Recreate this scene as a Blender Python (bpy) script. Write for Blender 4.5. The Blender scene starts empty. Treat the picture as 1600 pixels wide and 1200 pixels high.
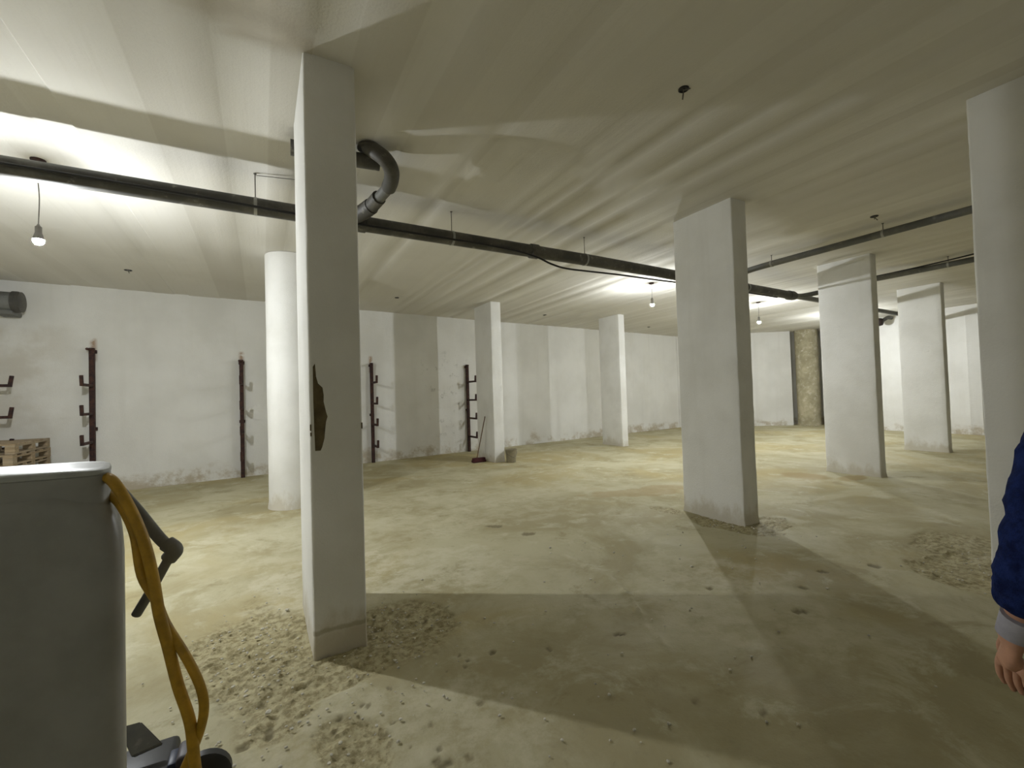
import bpy, bmesh, math, random
import numpy as np
from mathutils import Vector, Matrix

random.seed(7)
SC = bpy.context.scene
COL = SC.collection
PI = math.pi

# ------------------------------------------------------------------ camera, world, exposure
CAM_POS = Vector((0, 0, 1.5))
AX_R = Vector((0.86915, -0.49355, -0.0303)).normalized()
AX_F = Vector((0.4942, 0.8690, 0.02352)).normalized()
AX_U = AX_R.cross(AX_F).normalized()
AX_R = AX_F.cross(AX_U).normalized()
cam = bpy.data.cameras.new('camera')
cam.sensor_fit = 'HORIZONTAL'; cam.sensor_width = 36.0
cam.lens = 689.65 / 1600 * 36.0
cam.clip_start = 0.05; cam.clip_end = 200
camo = bpy.data.objects.new('camera', cam); COL.objects.link(camo)
camo.matrix_world = Matrix(((AX_R.x, AX_U.x, -AX_F.x, CAM_POS.x), (AX_R.y, AX_U.y, -AX_F.y, CAM_POS.y),
                            (AX_R.z, AX_U.z, -AX_F.z, CAM_POS.z), (0, 0, 0, 1)))
SC.camera = camo
SC.view_settings.view_transform = 'Standard'
SC.view_settings.look = 'None'
SC.view_settings.gamma = 1.0
SC.view_settings.use_curve_mapping = False
SC.view_settings.exposure = 1.23
SC.cycles.max_bounces = 18
SC.cycles.diffuse_bounces = 16
SC.cycles.use_denoising = True
w = bpy.data.worlds.new('world'); SC.world = w; w.use_nodes = True
w.node_tree.nodes['Background'].inputs[0].default_value = (0, 0, 0, 1)
w.node_tree.nodes['Background'].inputs[1].default_value = 0.0
BULB_COLOR = (0.96, 0.992, 1.0)
BULB_STRENGTH = {1: 2900.0, 2: 2250.0, 3: 2150.0, 4: 2150.0}
HC = 3.5935                                   # ceiling height

# ------------------------------------------------------------------ numpy noise
def vnoise(x, y, seed=0):
    x = np.asarray(x, float); y = np.asarray(y, float)
    xi = np.floor(x).astype(np.int64); yi = np.floor(y).astype(np.int64)
    fx = x - xi; fy = y - yi
    fx = fx * fx * (3 - 2 * fx); fy = fy * fy * (3 - 2 * fy)
    def h(a, b):
        n = (a * 374761393 + b * 668265263 + seed * 1442695041) & 0xffffffff
        n = ((n ^ (n >> 13)) * 1274126177) & 0xffffffff
        return ((n ^ (n >> 16)) & 0xffff) / 65535.0
    a = h(xi, yi) * (1 - fx) + h(xi + 1, yi) * fx
    b = h(xi, yi + 1) * (1 - fx) + h(xi + 1, yi + 1) * fx
    return (a * (1 - fy) + b * fy) * 2 - 1
def fbm(x, y, octaves=4, seed=0):
    s = 0; a = 1; t = 0
    for k in range(octaves):
        s = s + a * vnoise(np.asarray(x) * 2 ** k, np.asarray(y) * 2 ** k, seed + 17 * k); t += a; a *= .5
    return s / t
def smooth(e0, e1, v):
    t = np.clip((v - e0) / (e1 - e0), 0, 1); return t * t * (3 - 2 * t)

# ------------------------------------------------------------------ tags and links
def tag(o, label=None, cat=None, group=None, kind=None):
    if label: o['label'] = label
    if cat: o['category'] = cat
    if group: o['group'] = group
    if kind: o['kind'] = kind
    return o
def empty(name, loc=(0, 0, 0), rz=0.0):
    o = bpy.data.objects.new(name, None); COL.objects.link(o)
    o.location = loc; o.rotation_euler = (0, 0, rz); o.empty_display_size = .1
    return o
def link_mesh(name, me, mat, parent=None, smooth_shade=True):
    if mat and not me.materials: me.materials.append(mat)
    o = bpy.data.objects.new(name, me); COL.objects.link(o)
    if parent: o.parent = parent
    if smooth_shade:
        me.polygons.foreach_set('use_smooth', [True] * len(me.polygons))
        try: me.set_sharp_from_angle(angle=math.radians(38))
        except Exception: pass
    return o
def obj(name, bm, mat, parent=None, sm=True):
    me = bpy.data.meshes.new(name); bm.to_mesh(me); bm.free()
    return link_mesh(name, me, mat, parent, sm)
def copy_tree(o, parent=None):
    c = o.copy(); COL.objects.link(c)
    if parent: c.parent = parent
    for ch in list(o.children): copy_tree(ch, c)
    return c

# ------------------------------------------------------------------ mesh helpers
def add_box(bm, x0, x1, y0, y1, z0, z1, bevel=0.0, segs=2, M=None):
    vs = [bm.verts.new((x, y, z)) for x in (x0, x1) for y in (y0, y1) for z in (z0, z1)]
    F = [(0, 1, 3, 2), (4, 6, 7, 5), (0, 4, 5, 1), (2, 3, 7, 6), (0, 2, 6, 4), (1, 5, 7, 3)]
    fs = [bm.faces.new([vs[i] for i in f]) for f in F]
    if bevel:
        es = list({e for f in fs for e in f.edges})
        r = bmesh.ops.bevel(bm, geom=es, offset=bevel, segments=segs, affect='EDGES', profile=.5, clamp_overlap=True)
        vs = list({v for f in r['faces'] for v in f.verts} | {v for v in vs if v.is_valid})
    if M is not None:
        bmesh.ops.transform(bm, matrix=M, verts=[v for v in vs if v.is_valid])
    return vs
def catmull(pts, n=8):
    P = [Vector(p) for p in pts]
    if len(P) < 3: return P
    P = [P[0] * 2 - P[1]] + P + [P[-1] * 2 - P[-2]]
    out = []
    for i in range(1, len(P) - 2):
        p0, p1, p2, p3 = P[i - 1:i + 3]
        for k in range(n):
            t = k / n
            out.append(.5 * ((2 * p1) + (p2 - p0) * t + (2 * p0 - 5 * p1 + 4 * p2 - p3) * t * t + (3 * p1 - p0 - 3 * p2 + p3) * t ** 3))
    out.append(P[-2]); return out
def add_tube(bm, pts, r, segs=10, caps=True):
    pts = [Vector(p) for p in pts]
    rs = r if isinstance(r, (list, tuple)) else [r] * len(pts)
    t0 = (pts[1] - pts[0]).normalized()
    up = Vector((0, 0, 1)) if abs(t0.z) < .9 else Vector((1, 0, 0))
    n = (up - t0 * up.dot(t0)).normalized()
    rings = []
    for i, p in enumerate(pts):
        a = pts[max(i - 1, 0)]; b = pts[min(i + 1, len(pts) - 1)]
        t = (b - a).normalized()
        n = (n - t * n.dot(t)).normalized(); bvec = t.cross(n)
        rings.append([bm.verts.new(p + (n * math.cos(2 * PI * k / segs) + bvec * math.sin(2 * PI * k / segs)) * rs[i]) for k in range(segs)])
    for a, b in zip(rings, rings[1:]):
        for k in range(segs):
            bm.faces.new((a[k], a[(k + 1) % segs], b[(k + 1) % segs], b[k]))
    if caps:
        bm.faces.new(rings[0][::-1]); bm.faces.new(rings[-1])
    return rings
def tube_obj(name, pts, r, mat, parent=None, segs=12):
    bm = bmesh.new(); add_tube(bm, pts, r, segs); return obj(name, bm, mat, parent)
def add_lathe(bm, prof, c=(0, 0, 0), segs=16, axis='Z'):
    """prof: list of (radius, height)"""
    rings = []
    for r, h in prof:
        ring = []
        for k in range(segs):
            a = 2 * PI * k / segs
            p = (r * math.cos(a), r * math.sin(a), h)
            if axis == 'X': p = (p[2], p[0], p[1])
            if axis == 'Y': p = (p[0], -p[2], p[1])
            ring.append(bm.verts.new((c[0] + p[0], c[1] + p[1], c[2] + p[2])))
        rings.append(ring)
    for a, b in zip(rings, rings[1:]):
        for k in range(segs):
            bm.faces.new((a[k], a[(k + 1) % segs], b[(k + 1) % segs], b[k]))
    bm.faces.new(rings[0][::-1]); bm.faces.new(rings[-1])
def grid_mesh(name, P, attrs=None, flip=False):
    """P: (ny, nx, 3) array -> mesh; attrs: dict of (ny,nx) float arrays"""
    ny, nx = P.shape[:2]
    me = bpy.data.meshes.new(name)
    idx = np.arange(ny * nx).reshape(ny, nx)
    q = np.stack([idx[:-1, :-1], idx[:-1, 1:], idx[1:, 1:], idx[1:, :-1]], -1).reshape(-1, 4)
    if flip: q = q[:, ::-1]
    me.vertices.add(ny * nx); me.vertices.foreach_set('co', P.reshape(-1).astype(np.float32))
    me.loops.add(q.size); me.loops.foreach_set('vertex_index', q.reshape(-1).astype(np.int32))
    me.polygons.add(len(q)); me.polygons.foreach_set('loop_start', np.arange(0, q.size, 4, dtype=np.int32))
    me.update(calc_edges=True); me.validate()
    for k, v in (attrs or {}).items():
        a = me.attributes.new(k, 'FLOAT', 'POINT'); a.data.foreach_set('value', v.reshape(-1).astype(np.float32))
    return me

# ------------------------------------------------------------------ materials
class MB:
    def __init__(s, name, rough=.8, metal=0.0, spec=.3):
        s.m = bpy.data.materials.new(name); s.m.use_nodes = True
        s.t = s.m.node_tree; s.N = s.t.nodes; s.L = s.t.links
        s.b = s.N['Principled BSDF']
        s.b.inputs['Roughness'].default_value = rough; s.b.inputs['Metallic'].default_value = metal
        s.b.inputs['Specular IOR Level'].default_value = spec
        s.pos = s.N.new('ShaderNodeNewGeometry').outputs['Position']
    def set(s, sock, v):
        if hasattr(v, 'is_linked') or hasattr(v, 'links'): s.L.new(v, sock)
        else: sock.default_value = v
    def use_object(s):
        s.pos = s.N.new('ShaderNodeTexCoord').outputs['Object']; return s
    def map(s, scale=(1, 1, 1), loc=(0, 0, 0)):
        n = s.N.new('ShaderNodeMapping'); s.L.new(s.pos, n.inputs[0])
        n.inputs['Scale'].default_value = scale; n.inputs['Location'].default_value = loc
        return n.outputs[0]
    def noise(s, scale=1, detail=4, rough=.55, vec=None, dist=0):
        n = s.N.new('ShaderNodeTexNoise'); s.L.new(vec if vec is not None else s.pos, n.inputs['Vector'])
        n.inputs['Scale'].default_value = scale; n.inputs['Detail'].default_value = detail
        n.inputs['Roughness'].default_value = rough; n.inputs['Distortion'].default_value = dist
        return n.outputs[0]
    def ramp(s, v, a, b, lo=0.0, hi=1.0):
        n = s.N.new('ShaderNodeMapRange'); n.interpolation_type = 'SMOOTHSTEP'
        s.L.new(v, n.inputs[0])
        for i, x in zip((1, 2, 3, 4), (a, b, lo, hi)): n.inputs[i].default_value = x
        return n.outputs[0]
    def math(s, op, a, b=0.0):
        n = s.N.new('ShaderNodeMath'); n.operation = op
        s.set(n.inputs[0], a); s.set(n.inputs[1], b); return n.outputs[0]
    def mix(s, f, a, b):
        n = s.N.new('ShaderNodeMix'); n.data_type = 'RGBA'
        s.set(n.inputs[0], f)
        for i, c in ((6, a), (7, b)):
            if isinstance(c, tuple): n.inputs[i].default_value = (*c, 1) if len(c) == 3 else c
            else: s.L.new(c, n.inputs[i])
        return n.outputs[2]
    def attr(s, name):
        n = s.N.new('ShaderNodeAttribute'); n.attribute_name = name; return n.outputs['Fac']
    def sep(s):
        n = s.N.new('ShaderNodeSeparateXYZ'); s.L.new(s.pos, n.inputs[0]); return n.outputs
    def color(s, c):
        if isinstance(c, tuple): s.b.inputs['Base Color'].default_value = (*c, 1)
        else: s.L.new(c, s.b.inputs['Base Color'])
        return s
    def bump(s, h, strength=.3, dist=.01):
        n = s.N.new('ShaderNodeBump'); n.inputs['Strength'].default_value = strength; n.inputs['Distance'].default_value = dist
        s.L.new(h, n.inputs['Height']); s.L.new(n.outputs[0], s.b.inputs['Normal']); return s
    def box(s, lo, hi, edge=.15):
        """soft mask of a box region in x, y, z"""
        X = s.sep(); out = None
        for k in range(3):
            if lo[k] is None: continue
            a = s.ramp(X[k], lo[k] - edge, lo[k] + edge); b = s.ramp(X[k], hi[k] - edge, hi[k] + edge, 1, 0)
            v = s.math('MULTIPLY', a, b); out = v if out is None else s.math('MULTIPLY', out, v)
        return out

WHITE = (.75, .747, .725); WHITE2 = (.67, .665, .635)
def m_wall():
    m = MB('limewashed_wall', .9, spec=.15)
    n1 = m.noise(.9, 5); st = m.noise(1, 4, vec=m.map((5, 5, .35)))
    c = m.mix(m.ramp(n1, .35, .7), WHITE, WHITE2)
    c = m.mix(m.ramp(st, .5, .8, 0, .35), c, (.62, .61, .57))
    # ragged splash stains along the foot of the wall
    Z = m.sep()[2]
    edge = m.math('ADD', Z, m.math('MULTIPLY', m.noise(1, 6, .65, m.map((1.3, 1.3, 2.2))), -.85))
    foot = m.math('MULTIPLY', m.ramp(edge, -.32, -.10, 1, 0), m.ramp(m.noise(2.2, 5, .7), .42, .6))
    c = m.mix(m.math('MULTIPLY', foot, .75), c, (.40, .335, .225))
    # black mould near the last rack
    mb = m.math('MULTIPLY', m.box((3.6, 10, 0.5), (4.8, 12, 2.6), .3), m.ramp(m.noise(4, 8, .7), .55, .68))
    c = m.mix(m.math('MULTIPLY', mb, .6), c, (.30, .30, .27))
    # damp plaster under the duct at the left corner
    dp = m.math('MULTIPLY', m.box((-4.5, 9, 1.0), (-2.95, 12, 3.1), .35), m.ramp(m.noise(1.5, 5), .35, .6))
    c = m.mix(m.math('MULTIPLY', dp, .55), c, (.50, .46, .38))
    for rx, rz in ((-2.53, 2.55), (-.34, 2.38), (2.265, 2.36)):
        rb = m.math('MULTIPLY', m.box((rx - .035, 9.8, rz - .25), (rx + .035, 11.5, rz + .14), .035), m.ramp(m.noise(9, 4), .3, .5))
        c = m.mix(m.math('MULTIPLY', rb, .8), c, (.30, .17, .08))
    m.color(c).bump(m.math('ADD', m.noise(14, 8, .65), m.noise(90, 3)), .35, .012)
    return m.m
def m_column(name, dirt=.31, foot_col=(.45, .40, .29)):
    m = MB(name, .88, spec=.18)
    st = m.noise(1, 4, vec=m.map((7, 7, .5)))
    c = m.mix(m.ramp(m.noise(1.7, 5), .35, .7), (.75, .747, .725), (.67, .665, .635))
    c = m.mix(m.ramp(st, .52, .8, 0, .3), c, (.62, .61, .57))
    Z = m.sep()[2]
    e = m.math('ADD', Z, m.math('MULTIPLY', m.noise(1, 7, .7, m.map((5, 5, 2.5))), -.62))
    c = m.mix(m.ramp(e, dirt - .58, dirt - .38, .6, 0), c, foot_col)
    wv = m.math('ADD', Z, m.math('MULTIPLY', m.math('SUBTRACT', m.noise(7, 4), .5), .07))
    ln = m.math('MULTIPLY', m.ramp(wv, .118, .130), m.ramp(wv, .142, .158, 1, 0))
    ln = m.math('MULTIPLY', ln, m.box((.2, 2.8, -.1), (.6, 2.9, .4), .03))
    lo = m.math('MULTIPLY', m.ramp(wv, .10, .14, 1, 0), m.box((.2, 2.8, -.1), (.6, 2.9, .4), .03))
    c = m.mix(m.math('MULTIPLY', lo, .35), c, (.42, .37, .26))
    c = m.mix(m.math('MULTIPLY', ln, .6), c, (.30, .26, .16))
    sp = m.ramp(m.noise(9, 6, .7), .68, .74)
    c = m.mix(m.math('MULTIPLY', sp, .35), c, (.40, .38, .32))
    m.color(c).bump(m.math('ADD', m.noise(10, 8, .6), m.noise(70, 3)), .3, .01)
    return m.m
def m_ceiling():
    m = MB('board_marked_ceiling', .9, spec=.12)
    t = m.attr('tone')
    grain = m.noise(1, 5, .6, m.map((22, .8, 1)))
    c = m.mix(t, (.70, .685, .64), (.60, .58, .53))
    c = m.mix(m.ramp(grain, .5, .8, 0, .3), c, (.58, .56, .50))
    c = m.mix(m.ramp(m.noise(.7, 5), .5, .75, 0, .4), c, (.55, .53, .465))
    c = m.mix(m.math('MULTIPLY', m.attr('patch'), .55), c, (.47, .42, .34))
    m.color(c).bump(m.math('ADD', grain, m.noise(60, 3)), .25, .008)
    return m.m
def m_floor():
    m = MB('dusty_concrete_floor', .82, spec=.25)
    c = m.mix(m.ramp(m.noise(.8, 7, .65, None, .6), .38, .62), (0.348, 0.308, 0.180), (0.466, 0.435, 0.294))
    c = m.mix(m.ramp(m.noise(.33, 5, .6, None, .8), .48, .62, 0, .75), c, (0.392, 0.326, 0.162))
    c = m.mix(m.ramp(m.noise(2.3, 9, .72, None, .5), .52, .66, 0, .7), c, (0.518, 0.493, 0.354))
    c = m.mix(m.ramp(m.noise(1.6, 9, .75, m.map((1, 1, 1), (7, 3, 0)), .4), .56, .66, 0, .6), c, (0.266, 0.228, 0.120))
    c = m.mix(m.ramp(m.noise(12, 7, .7), .56, .72, 0, .45), c, (0.281, 0.254, 0.156))
    pale = m.math('MULTIPLY', m.attr('pale'), m.ramp(m.noise(5, 7, .7), .38, .62))
    c = m.mix(m.math('MULTIPLY', pale, .8), c, (0.548, 0.515, 0.378))
    rub = m.mix(m.ramp(m.noise(26, 9, .75), .40, .58), (0.222, 0.185, 0.090), (0.429, 0.384, 0.234))
    c = m.mix(m.attr('patch'), c, rub)
    c = m.mix(m.math('MULTIPLY', m.attr('pit'), .85), c, (0.178, 0.152, 0.084))
    c = m.mix(m.math('MULTIPLY', m.attr('tan'), .7), c, (0.326, 0.246, 0.114))
    m.color(c)
    r = m.ramp(m.noise(1.2, 5), .3, .7, .62, .9); m.L.new(r, m.b.inputs['Roughness'])
    m.bump(m.math('ADD', m.noise(7, 8, .65), m.math('MULTIPLY', m.noise(55, 5, .7), .6)), .35, .012)
    return m.m
def m_plain(name, col, rough=.6, metal=0, spec=.4, var=.25, scale=8, bump=.1, dark=None):
    m = MB(name, rough, metal, spec).use_object()
    d = dark or tuple(x * (1 - var) for x in col)
    c = m.mix(m.ramp(m.noise(scale, 6, .65), .35, .68), col, d)
    m.color(c)
    if bump: m.bump(m.noise(scale * 6, 5, .6), bump, .004)
    return m.m
def m_rust():
    m = MB('rusty_painted_steel', .75, .35, .3)
    c = m.mix(m.ramp(m.noise(14, 7, .7), .4, .62), (.040, .025, .025), (.085, .042, .032))
    m.color(c).bump(m.noise(60, 5), .3, .004); return m.m
def m_pipe(name, base, dust):
    m = MB(name, .55, 0, .4)
    c = m.mix(m.ramp(m.noise(3, 6, .7), .42, .68), base, dust)
    c = m.mix(m.ramp(m.noise(12, 5), .62, .72, 0, .5), c, (.30, .29, .26))
    m.color(c).bump(m.noise(25, 4), .1, .004); return m.m
def m_wood():
    m = MB('weathered_pallet_wood', .85, 0, .2).use_object()
    oi = m.N.new('ShaderNodeObjectInfo').outputs['Random']
    g = m.noise(1, 6, .6, m.map((3, 40, 40)))
    c = m.mix(m.ramp(g, .35, .7), (.36, .28, .18), (.22, .165, .10))
    c = m.mix(m.math('MULTIPLY', oi, .5), c, (.30, .26, .20))
    m.color(c).bump(g, .3, .004); return m.m
def m_emit(name, col, strength):
    m = bpy.data.materials.new(name); m.use_nodes = True; t = m.node_tree; t.nodes.clear()
    e = t.nodes.new('ShaderNodeEmission'); o = t.nodes.new('ShaderNodeOutputMaterial')
    e.inputs[0].default_value = (*col, 1); e.inputs[1].default_value = strength
    t.links.new(e.outputs[0], o.inputs[0]); return m

M_WALL = m_wall(); M_COL = m_column('limewashed_column'); M_CEIL = m_ceiling(); M_FLOOR = m_floor()
M_RUST = m_rust(); M_WOOD = m_wood()
M_PIPE = m_pipe('dark_grey_drain_plastic', (.060, .058, .052), (.115, .108, .092))
M_PIPE2 = m_pipe('mid_grey_drain_plastic', (.115, .118, .112), (.165, .16, .14))
M_CLAMP = m_plain('galvanised_steel', (.42, .42, .40), .5, .6, .4)
M_ROD = m_plain('dull_steel_rod', (.16, .15, .13), .6, .5)
M_BLACK = m_plain('black_plastic', (.018, .018, .020), .45, 0, .4)
M_CORD = m_plain('grey_cord', (.22, .21, .19), .6)
M_RAWCON = None
def m_raw():
    m = MB('bare_stained_concrete', .9, spec=.15)
    c = m.mix(m.ramp(m.noise(2.2, 6, .65), .35, .65), (.50, .455, .32), (.33, .30, .20))
    c = m.mix(m.ramp(m.noise(7, 6, .7), .52, .66, 0, .8), c, (.62, .585, .47))
    c = m.mix(m.ramp(m.noise(5, 5, .6, m.map((1, 1, 1), (3, 1, 7))), .66, .72), c, (.16, .14, .09))
    m.color(c).bump(m.noise(18, 7, .65), .4, .012); return m.m
M_RAWCON = m_raw()
M_BARE = m_plain('exposed_brown_concrete', (.17, .135, .075), .95, 0, .1, .35, 14, .4)

# ------------------------------------------------------------------ floor
def axis(a, b, step, fa, fb, fstep):
    return np.concatenate([np.arange(a, fa, step), np.arange(fa, fb, fstep), np.arange(fb, b + step, step)])
def refine(v, a, b, n):
    out = []
    for p, q in zip(v, v[1:]):
        out += [p + (q - p) * k / n for k in range(n)] if a < p < b else [p]
    return np.array(out + [v[-1]])
xs = refine(axis(-4.3, 21.5, .11, -1.0, 5.6, .024), -.6, 1.25, 2); ys = refine(axis(-2.5, 13.0, .11, 1.2, 5.2, .024), 1.75, 3.9, 2)
X, Y = np.meshgrid(xs, ys)
def blob(cx, cy, rx, ry, rot=0, jag=.35, seed=0, soft=.12, fr=3.0):
    c, s = math.cos(rot), math.sin(rot)
    dx, dy = X - cx, Y - cy
    u = (dx * c + dy * s) / rx; v = (-dx * s + dy * c) / ry
    d = np.sqrt(u * u + v * v) + jag * fbm(X * fr + seed, Y * fr - seed, 5, seed)
    return smooth(1 + soft, 1 - soft, d)
patch = np.zeros_like(X)
for b in [(-.02, 3.1, .42, .72, .25, .45, 1), (.66, 2.95, .44, .42, 0, .45, 2), (.25, 2.62, .42, .16, 0, .4, 3),
          (.33, 2.08, .17, .26, .3, .5, 4)]:
    patch = np.maximum(patch, blob(*b))
ring = np.zeros_like(X)
for b in [(4.42, 3.1, .20, .55, .1, .5, 5), (4.75, 2.78, .35, .16, .3, .6, 6), (4.98, 2.95, .18, .14, 0, .6, 7), (4.36, 3.95, .12, .25, 0, .6, 8)]:
    ring = np.maximum(ring, blob(*b, fr=5.0))
rub2 = np.maximum(blob(4.9, 1.3, .62, .36, .2, .5, 9), blob(5.6, 1.6, .5, .25, 0, .5, 10))
slab = np.maximum(blob(7.75, 4.0, .30, .42, .3, .5, 11), blob(8.2, 3.5, .30, .15, 0, .5, 12))
slab2 = blob(4.9, 4.8, .75, .28, -.3, .6, 13)
pit = np.zeros_like(X)
for b in [(2.313, 4.536, .07, .12), (2.484, 4.077, .07, .09), (1.783, 1.461, .035, .04), (1.989, 1.242, .045, .02), (.008, 2.34, .03, .06),
          (-.103, 2.31, .03, .03), (3.481, 1.836, .06, .05), (4.346, 1.735, .06, .05), (3.096, 1.66, .06, .03), (1.45, 2.2, .03, .02),
          (1.15, 2.35, .03, .02), (2.9, 2.2, .04, .03), (.62, 1.75, .03, .05), (1.9, 2.1, .05, .02), (3.9, 1.9, .05, .03)]:
    pit = np.maximum(pit, blob(b[0], b[1], b[2] * .75, b[3] * .75, b[0] * 3, .75, int(b[0] * 91) % 50, .15, 13.0))
rs = random.Random(3)
for k in range(46):                                  # small chips broken out of the screed
    cx, cy = rs.uniform(-.2, 1.0), rs.uniform(1.7, 3.1)
    rr = rs.uniform(.006, .020)
    pit = np.maximum(pit, .8 * blob(cx, cy, rr, rr * rs.uniform(.5, 1.3), rs.uniform(0, 3), .7, k, .2, 24.0))
cr = np.array([[2.43, 3.40], [2.43, 2.95], [2.43, 2.72], [2.28, 2.36], [2.08, 1.99], [2.0, 1.65]])
dc = np.full_like(X, 9.0)
wob = .035 * fbm(X * 6, Y * 6, 3, 5)
for a, b in zip(cr, cr[1:]):
    d = b - a; t = np.clip(((X - a[0]) * d[0] + (Y - a[1]) * d[1]) / (d @ d), 0, 1)
    dc = np.minimum(dc, np.hypot(X + wob - a[0] - t * d[0], Y + wob - a[1] - t * d[1]))
crack = np.exp(-(dc / .018) ** 2)
allp = np.maximum(np.maximum(patch, ring), rub2)
Z = .006 * fbm(X * .9, Y * .9, 4, 21) + .0025 * fbm(X * 7, Y * 7, 3, 22)
rough = fbm(X * 5.5, Y * 5.5, 6, 23)
lay = rough * 5; lay = (np.floor(lay) + smooth(.35, .65, lay - np.floor(lay))) / 5
grit = fbm(X * 26 + .15 * fbm(X * 12, Y * 12, 2, 61), Y * 26, 4, 24)
Z = Z + allp * (-.010 + .018 * np.clip(lay, -.6, 1) + .011 * grit + .010 * smooth(.25, .5, fbm(X * 17, Y * 17, 3, 62)))
Z = Z + .010 * slab * (.6 + fbm(X * 5, Y * 5, 3, 25)) + .008 * slab2 * fbm(X * 6, Y * 6, 3, 26)
Z = Z - .008 * pit + .020 * crack * (.6 + .8 * fbm(X * 9, Y * 9, 2, 27))
pale = np.clip(blob(.9, 3.9, 1.1, .6, -.2, .5, 31) + .8 * blob(2.9, 2.1, .6, .6, 0, .6, 32) + .8 * blob(.3, 1.9, 1.0, .5, 0, .5, 33)
               + .7 * blob(5.1, 1.2, .4, .3, 0, .4, 34) + .5 * blob(1.5, 5.5, 2.5, 1.2, 0, .6, 35) + crack, 0, 1)
me = grid_mesh('floor', np.stack([X, Y, Z], -1), {'patch': np.clip(allp, 0, 1) * .9, 'pit': pit, 'pale': pale, 'tan': np.clip(slab + slab2 * .8, 0, 1)})
floor = tag(link_mesh('floor', me, M_FLOOR), kind='structure')

# ------------------------------------------------------------------ ceiling: cast slab with raised board marks along y
rs = random.Random(11)
edges = [-4.3]
while edges[-1] < 21.5:
    wv = rs.choice([.22, .30, .46, .50]) if edges[-1] < .4 else rs.choice([.10, .13, .17, .24, .3])
    edges.append(edges[-1] + wv)
cx = []; cz = []; ct = []
for a, b in zip(edges, edges[1:]):
    dz = rs.uniform(-.007, .007) if a < .4 else rs.uniform(-.0026, .0026); tn = rs.uniform(0, .85)
    for x in (a + .005, (a + b) / 2, b - .005):
        cx.append(x); cz.append(dz + (rs.uniform(-.001, .001))); ct.append(tn)
cx = np.array(cx); cz = np.array(cz); ct = np.array(ct)
cyv = axis(-2.5, 13.0, .18, 1.2, 5.0, .06)
X, Y = np.meshgrid(cx, cyv)
# long boards butt against each other at staggered lines
but = np.floor((Y + 2.3 * np.sin(np.arange(len(cx)) // 3 * 12.9898)[None, :]) / 3.1)
Zc = HC + cz[None, :] + .0018 * np.sin(but * 7.1 + (np.arange(len(cx)) // 3)[None, :] * 3.3) + .004 * fbm(X * .5, Y * .5, 3, 41)
X2 = X + .006 * fbm(X * 0 + Y * .8, X * 2, 2, 43)
pt = np.maximum(blob(-.05, 2.62, .25, .30, -.5, .5, 45, .05), blob(.18, 2.78, .16, .10, 0, .5, 46, .05))
Zc = Zc + .010 * pt * (.6 + fbm(X * 12, Y * 12, 3, 47))
me = grid_mesh('ceiling', np.stack([X2, Y, Zc], -1), {'tone': np.tile(ct[None, :], (len(cyv), 1)), 'patch': pt}, flip=True)
tag(link_mesh('ceiling', me, M_CEIL), kind='structure')
bm = bmesh.new(); add_box(bm, -4.3, 21.5, -2.5, 13, HC + .03, HC + .25)
tag(obj('ceiling', bm, M_CEIL, None, False), kind='structure')

# ------------------------------------------------------------------ walls
def wall(name, pts, panel=(.9, 1.3), seed=1, th=.25, z0=-.05, z1=HC + .03):
    """polyline wall; the front (left-hand side seen along the line reversed) carries uneven cast panels"""
    rr = random.Random(seed); P = []; U = []
    acc = 0
    for (a, b) in zip(pts, pts[1:]):
        a = Vector((*a, 0)); b = Vector((*b, 0)); d = b - a; L = d.length; d.normalize(); n = Vector((d.y, -d.x, 0))
        s = 0
        while s < L - 1e-6:
            e = min(s + rr.uniform(*panel), L)
            if L - e < panel[0] * .5: e = L
            off = rr.uniform(-.0022, .0022)
            k = max(2, int((e - s) / .18) + 1)
            for i in range(k):
                t = s + .004 + (e - s - .008) * i / (k - 1)
                q = a + d * t + n * off
                P.append((q.x, q.y, n.x, n.y)); U.append(acc + t)
            s = e
        acc += L
    P = np.array(P); U = np.array(U)
    zs = np.linspace(z0, z1, 26)
    UU, ZZ = np.meshgrid(U, zs)
    D = .006 * fbm(UU * .8 + seed * 7, ZZ * .8, 3, seed) + .003 * fbm(UU * 4, ZZ * 4, 3, seed + 5)
    G = np.stack([P[None, :, 0] + P[None, :, 2] * D, P[None, :, 1] + P[None, :, 3] * D, ZZ], -1)
    me = grid_mesh(name, G)
    bm = bmesh.new(); bm.from_mesh(me); bpy.data.meshes.remove(me)
    # back and ends give the wall its thickness
    ring = [Vector((x, y, 0)) for x, y in pts]; back = []
    for i, p in enumerate(ring):
        a = ring[max(i - 1, 0)]; b = ring[min(i + 1, len(ring) - 1)]; d = (b - a).normalized(); back.append(p - Vector((d.y, -d.x, 0)) * th)
    lo = [bm.verts.new((p.x, p.y, z0)) for p in back]; hi = [bm.verts.new((p.x, p.y, z1)) for p in back]
    for i in range(len(back) - 1): bm.faces.new((lo[i], hi[i], hi[i + 1], lo[i + 1]))
    for k in (0, -1):
        f0 = [bm.verts.new((ring[k].x, ring[k].y, z)) for z in (z0, z1)]
        bm.faces.new((f0[0], f0[1], hi[k], lo[k]))
    return tag(obj(name, bm, M_WALL, None, True), kind='structure')
wall('wall_back', [(-3.95, 10.12), (0, 10.5), (2.3, 10.74), (5.0, 11.05), (9.0, 11.40), (14.3, 11.9)], seed=2)
wall('wall_corner', [(14.3, 11.9), (17.6, 9.36)], seed=3)
wall('wall_recess', [(17.6, 9.36), (18.0, 9.75), (18.75, 8.9), (18.2, 8.15), (17.4, 8.1)], panel=(2, 3), seed=4)
wall('wall_right', [(17.4, 8.1), (17.0, 4.12)], seed=5)
wall('wall_return', [(17.0, 4.12), (21.2, 4.3)], seed=9)
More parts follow.
